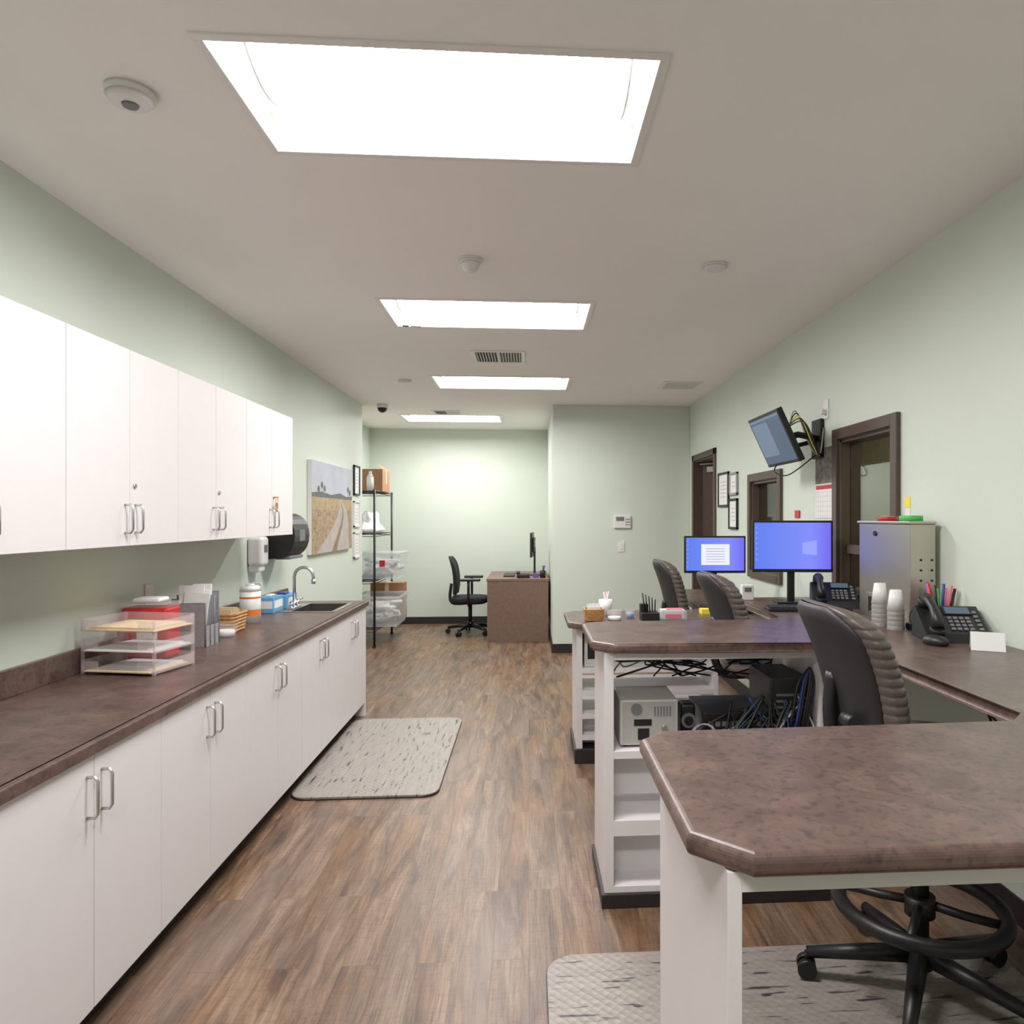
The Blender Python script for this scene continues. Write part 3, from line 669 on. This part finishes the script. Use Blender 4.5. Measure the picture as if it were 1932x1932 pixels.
def shelfunit(name,y0,y1,x0,x1,zt,shelves,panels,kick=.055):
    b=B(name); zt-=.001
    b.box(x0-.012,x1+.01,y0-.012,y1+.01,0,kick,BASE,.004)
    b.box(x0,x0+.036,y0,y1,kick,zt,WHITE,.001).box(x1-.03,x1,y0,y1,kick,zt,WHITE,.001)
    for z,th in shelves: b.box(x0+.036,x1-.03,y0,y1,z-th,z,WHITE,.001)
    for z0,z1 in panels: b.box(x0+.036,x1-.03,y0+.12,y0+.135,z0,z1,WHITE)
    b.box(x0+.036,x1-.03,y0,y0+.02,zt-.03,zt,WHITE).box(x0+.036,x1-.03,y1-.02,y1,zt-.03,zt,WHITE)
    b.box(.70,.72,y0+.01,y1-.01,kick,shelves[0][0]-.02,WHITE)
    b.done()
shelfunit('cubby_shelf_unit',2.74,3.15,.29,1.17,ZH-t,[(.60,.03),(.332,.06),(.08,.025)],[(.39,.57),(.08,.27)])
shelfunit('cubby_shelf_unit',4.36,4.80,.29,1.17,ZT-t,[(.44,.03),(.30,.03),(.17,.03),(.58,.03)],[(.08,.14),(.17,.27)],kick=.09)

b=B('network_power_amplifier',(.47,2.90,.601)); b.box(-.115,.115,-.12,.12,.008,.185,BOXG,.006)
b.box(-.105,.105,-.1215,-.1195,.015,.178,GREYL); b.box(-.045,.0,-.126,-.121,.03,.075,BLACK,.003).box(-.06,.01,-.123,-.121,.085,.11,BLACK).cyl((-.05,-.122,.15),.022,.006,GREY,'Y')
b.cyl((.06,-.124,.04),.012,.02,BRASS,'Y').cyl((.06,-.124,.075),.012,.02,STEEL,'Y')
for i in range(6): b.box(.02+i*.012,.026+i*.012,-.1225,-.1214,.12,.16,GREY)
for sx in (-.09,.09):
    for sy in (-.09,.09): b.cyl((sx,sy,.004),.012,.008,BLACK)
b.done()
b=B('power_adapter',(.64,2.88,.601)); b.box(-.03,.03,-.04,.04,0,.15,BLACK,.012).cyl((0,-.041,.085),.03,.01,GREY,'Y').cyl((0,-.047,.085),.018,.006,BLACKM,'Y').done()
b=B('network_switch',(.83,2.93,.601)); b.box(-.14,.13,-.13,.13,.005,.125,BLACK,.005).box(-.13,.12,-.1315,-.1305,.02,.05,GREY).box(-.141,.131,-.131,.131,.125,.128,SHELL)
for i in range(8): b.box(-.12+i*.028,-.10+i*.028,-.1325,-.1315,.07,.09,GREY)
b.done()
b=B('desktop_computer',(1.05,2.98,.601)); b.box(-.075,.08,-.14,.14,.0,.25,SHELL,.006)
for i in range(6): b.box(-.05,.06,-.1415,-.1405,.05+i*.025,.06+i*.025,GREY)
b.done()
b=B('cable_bundle')
cm=[BLACK,BLACK,BLACKM,GREEND,BLACK,CABW,BLACK,GREY,BLACKM,BLACK,BLUED]
for i in range(26):
    x=random.uniform(.85,1.12) if i%4 else random.uniform(.6,.8); m=cm[i%len(cm)]
    pts=[(x,2.79,random.uniform(.64,.8) if x>.85 else .64)]
    for k in range(4): pts.append((min(1.13,max(.57,x+random.uniform(-.16,.16))),random.uniform(2.75,2.775),random.uniform(.607,.65)))
    pts.append((min(1.13,max(.8,x+random.uniform(-.05,.2))),2.79,random.uniform(.66,.8)))
    b.tube(pts,random.choice([.003,.004,.006]),m,sub=6,seg=6)
for i in range(8):
    x=1.0+random.random()*.12; b.tube([(x,2.79,.62),(x+.01,2.76,.72),(min(x+.04,1.13),2.78,.84),(1.125,2.80,.90)],.006,BLACK if i!=4 else BLUED,sub=6,seg=6)
for i in range(18):
    x=random.uniform(.36,1.1); pts=[(x,3.12,.94)]
    for k in range(3): pts.append((min(1.12,max(.35,x+random.uniform(-.2,.2))),random.uniform(3.125,3.14),random.uniform(.84,.93)))
    pts.append((min(1.12,max(.35,x+random.uniform(-.2,.2))),3.13,.80))
    b.tube(pts,.004,random.choice([BLACK,BLACK,GREEND,GREEND,CABW]),sub=6,seg=6)
for k in range(3):
    b.tube([(.68+.045*math.cos(a)+k*.004,2.77,.65+.04*math.sin(a)) for a in [i*math.pi/8 for i in range(16)]],.003,CABW if k else GREY,closed=True,seg=6)
b.done()
b=B('desktop_computer',(.42,4.56,.581)); b.box(-.08,.06,-.17,.15,0,.2,BOXG,.006).box(-.06,.04,-.172,-.17,.05,.15,BLACK).done()
b=B('cable_bundle')
for i in range(14):
    x=random.uniform(.55,1.1); pts=[(x,4.5,.79)]
    for k in range(3): pts.append((min(1.12,x+random.uniform(-.03,.2)),random.uniform(4.4,4.7),random.uniform(.62,.76)))
    pts.append((x,4.5,.60)); b.tube(pts,.005,random.choice([BLACK,GREEND,BLACK,CABW]),sub=6,seg=6)
b.done()
b=B('power_cable')
for y in (2.0,2.15,2.35): b.tube([(1.78,y,.96),(1.70,y+.05,.80),(1.6,y-.05,.72),(1.65,y+.12,.80),(1.78,y+.15,.62),(1.785,y+.1,.3)],.005,BLACK,sub=6)
b.done()

# monitors and desktop items
monitor('computer_monitor',(1.475,3.93,ZH),math.radians(-8),.445,.29,.175,0)
monitor('computer_monitor',(1.31,4.98,ZT),math.radians(-3),.435,.262,.245,1)
def keyboard(loc,rz):
    b=B('computer_keyboard',loc,rz); b.box(-.21,.21,-.07,.07,0,.018,BLACK,.005)
    for r_ in range(5):
        for c in range(15): b.box(-.198+c*.0265,-.176+c*.0265,-.06+r_*.025,-.039+r_*.025,.018,.023,BLACKM,.001,seg=1)
    b.done()
keyboard((1.44,3.62,ZH),math.radians(-8)); keyboard((1.45,4.70,ZT),0)
b=B('computer_mouse',(1.53,2.60,ZH),.5); b.sph((0,0,.014),.032,BLACK,sc=(1,1.6,.8)); b.done()
def phone(loc,rz,sc=1):
    b=B('desk_phone',loc,rz)
    prof=[(-.10,0),(.10,0),(.10,.11),(.06,.125),(-.09,.035)]
    b.loft([[(x,y,z) for y,z in prof] for x in (-.115,.115)],BLACK,smooth=False)
    ang=math.atan2(.09,.15); M=Matrix.Translation((0,-.09,.036))@Matrix.Rotation(ang,4,'X')
    b.box(-.02,.085,.115,.165,.0,.004,BLACK,.001,M=M); b.box(-.012,.077,.12,.16,.004,.005,SCRD,M=M)
    for i in range(4):
        for j in range(4): b.box(-.015+i*.022,.0+i*.022,.02+j*.022,.034+j*.022,0,.005,GREY,.001,M=M,seg=1)
    for j in range(5): b.box(.085,.10,.02+j*.026,.034+j*.026,0,.004,GREY,M=M)
    b.tube([(-.075,.0,.026),(-.075,.04,.05),(-.075,.09,.055),(-.075,.14,.05),(-.075,.18,.026)],[.024,.019,.016,.019,.026],BLACK,seg=12,sub=0,M=M)
    b.cyl((-.075,.0,.015),.028,.03,BLACK,M=M).cyl((-.075,.178,.015),.028,.03,BLACK,M=M)
    b.tube([(-.1+.01*math.cos(k*1.1),-.16+.006*k,.014+.006*math.sin(k*1.1)) for k in range(14)],.003,BLACK,seg=6)
    b.done()
phone((1.66,2.72,ZH),math.radians(-14)); phone((1.650,3.78,ZH),math.radians(-16))
b=B('name_card_holder',(1.66,2.49,ZH),math.radians(-28)); b.quad([(-.055,-.03,.001),(.055,-.03,.001),(.055,.0,.065),(-.055,.0,.065)],PAPER).quad([(-.055,.035,.001),(.055,.035,.001),(.055,.0,.065),(-.055,.0,.065)],PAPER)
b.done()
b=B('stainless_cup_dispenser'); x0,x1,y0,y1,z0,z1=1.66,XR-.028,3.02,3.50,ZH,1.485
b.box(x0,x1,y0,y1,z0,z1-.012,STEEL,.004).box(x0-.008,x1,y0-.008,y1+.008,z1-.012,z1,STEEL,.003)
b.cyl((x0-.002,3.33,z1-.06),.012,.01,BLACK,'X').box(x0-.012,x0,3.25,3.40,z0+.02,z0+.12,STEEL,.004).box(x0-.0125,x0-.012,3.27,3.38,z0+.03,z0+.1,BLACKM)
for i in range(3):
    for j in range(2): b.cyl((x0+.05+j*.05,y0-.001,z1-.17-i*.045),.005,.004,BLACKM,'Y')
b.done()
b=B('tape_roll',(1.72,3.12,1.486)); b.cyl((0,0,.012),.05,.024,GREENC).cyl((0,0,.0125),.03,.026,WHITEP).done()
b=B('tape_roll',(1.72,3.33,1.486)); b.cyl((0,0,.01),.045,.02,RED).cyl((0,0,.0105),.027,.022,WHITEP).done()
for (x,y,n) in ((1.555,3.08,6),(1.575,2.98,5)):
    b=B('paper_cup_stack',(x,y,ZH)); 
    for i in range(n): b.cyl((0,0,.045+i*.02),.036,.09,WHITEP,r2=.024,seg=24)
    b.done()
b=B('tape_dispenser',(1.645,2.93,ZH),.1); b.box(-.02,.05,-.06,.06,0,.03,BLACK,.008).box(-.02,.05,-.06,-.04,.03,.055,BLACK,.006); b.cyl((.015,.02,.05),.038,.03,BLACK,'X').cyl((.015,.02,.05),.03,.032,CLEAR,'X'); b.done()
b=B('pen_holder',(1.745,2.93,ZH)); b.cyl((0,0,.05),.042,.10,GREY)
for i,m in enumerate([YELL,PINK,GREENC,BLACK,PURP,RED,BLACK,BLUED,PINK,BLACK]):
    a=i*2*math.pi/10; b.tube([(0.02*math.cos(a),0.02*math.sin(a),.02),(.055*math.cos(a),.055*math.sin(a),.17+random.random()*.04)],.0065,m)
b.done()
b=B('paper_sheet',(1.45,3.28,ZH)); b.box(-.1,.1,-.07,.07,.0,.002,BLUE).box(-.08,.12,-.05,.05,.002,.004,PAPER).done()
b=B('paper_note_stack',(1.18,4.70,ZT)); b.box(-.04,.04,-.04,.04,0,.03,YELL).done()

basket('wicker_basket',(.40,4.42,ZT+.001),.055,.055,.075,WICK,PAPER)
b=B('plastic_cup',(.50,4.66,ZT)); b.cyl((0,0,.05),.035,.10,PAPER,r2=.045)
for i in range(6): b.tube([(0,0,.06),(random.uniform(-.03,.04),random.uniform(-.03,.03),.15)],.004,random.choice([PAPER,RED,PAPER]))
b.done()
b=B('glass_jar',(.53,4.42,ZT)); b.cyl((0,0,.03),.045,.06,CLEAR); b.cyl((0,0,.012),.04,.02,PAPER).done()
b=B('glass_jar',(.64,4.5,ZT)); b.cyl((0,0,.025),.03,.05,CLEAR).cyl((0,0,.02),.022,.03,BLUE).done()
b=B('desk_organizer',(.75,4.40,ZT)); b.box(-.06,.05,-.05,.05,0,.05,BLACKM,.003).box(-.06,-.01,-.0,.05,.05,.10,BLACKM,.003)
for i in range(5): b.tube([(-.03+.015*i,.0,.04),(-.05+.02*i,-.01,.17-.01*i)],.004,BLACK)
b.done()
b=B('card_tray',(.89,4.41,ZT)); b.box(-.085,.085,-.045,.045,0,.06,TOTE,.003).box(-.07,.07,-.035,.035,.01,.066,PAPER).box(-.05,.05,-.0465,-.0455,.015,.04,PINK).box(-.04,.06,-.03,.03,.066,.07,PINK).done()

# wall display on arm
b=B('wall_display_monitor',(1.525,4.36,1.99),rot=(0,0,0))
M=Matrix.Rotation(math.radians(-25),4,'Y')@Matrix.Rotation(-math.pi/2,4,'Z')
w,h=.55,.34
b.box(-w/2,w/2,-.015,.02,-h/2,h/2,BLACK,.005,M=M).box(-w/2+.018,w/2-.018,-.0165,-.0152,-h/2+.02,h/2-.018,SCRD,M=M).box(-w/2+.03,.03,-.0175,-.0167,-h/2+.07,h/2-.05,SCRD2,M=M)
b.box(-w/2+.018,w/2-.018,-.0172,-.0166,h/2-.035,h/2-.02,SCRD2,M=M)
b.box(-.1,.1,.02,.05,-.1,.1,BLACKM,.006,M=M)
b.tube([(.04,0,0),(.12,-.08,.02),(.2,-.05,.01),(.27,-.02,0)],.02,BLACKM)
b.tube([(.05,0,-.05),(.14,.06,-.04),(.22,.02,-.02),(.27,-.02,-.02)],.014,BLACKM)
b.box(.255,.279,-.09,.05,-.12,.12,BLACKM,.004)
for i in range(5): b.tube([(.06,.05-.03*i,.05),(.14,-.1+.03*i,.1+.02*i),(.2,-.15+.02*i,-.05),(.24,-.12,-.10),(.27,-.1,.06)],.004,[BLACK,BLACK,YELL,BLACK,CABW][i],sub=6)
b.tube([(.05,.1,-.15),(.03,.08,-.2),(.1,.02,-.22),(.25,-.03,-.1)],.004,BLACK,sub=6)
b.done()
b=B('wall_outlet',(XR,4.24,2.16)); b.box(-.006,-.001,-.037,.037,-.058,.058,WHITEP,.002).box(-.035,-.006,-.015,.015,-.03,.0,WHITEP,.003).done()
b=B('wall_calendar',(XR,4.13,1.50)); b.box(-.004,-.001,0,.27,.21,.43,CALP).box(-.004,-.001,0,.27,0,.21,PAPER)
b.box(-.0045,-.004,.01,.26,.175,.2,RED)
for i in range(6): b.box(-.0046,-.004,.015,.255,.01+i*.03,.0115+i*.03,GREYL)
for i in range(8): b.box(-.0046,-.004,.015+i*.034,.0165+i*.034,.01,.16,GREYL)
b.done()
b=B('sticky_note',(XR,3.28,1.55)); b.box(-.002,-.001,0,.05,.0,.05,YELL).box(-.002,-.001,.0,.045,-.07,-.005,PAPER).done()
b=B('red_wall_tag',(XR,4.66,1.50)); b.box(-.01,-.001,0,.08,0,.05,RED,.002).done()
b=B('label_maker',(1.27,4.10,ZH)); b.box(-.035,.035,-.02,.02,0,.09,WHITEP,.006).box(-.02,.02,-.022,-.0205,.05,.075,GREY).done()

# ---------------- camera ----------------
cam=bpy.data.cameras.new('camera'); co=bpy.data.objects.new('camera',cam); S.collection.objects.link(co); S.camera=co
co.location=(0,0,1.5); co.rotation_euler=(math.pi/2,0,-math.atan2(92,1350))
cam.sensor_width=36; cam.lens=1350/1932*36; cam.shift_x=-(1090-966)/1932; cam.shift_y=11/1932; cam.clip_start=.05
w=bpy.data.worlds.new('world'); S.world=w; w.use_nodes=True; w.node_tree.nodes['Background'].inputs[0].default_value=(.5,.5,.5,1); w.node_tree.nodes['Background'].inputs[1].default_value=.05
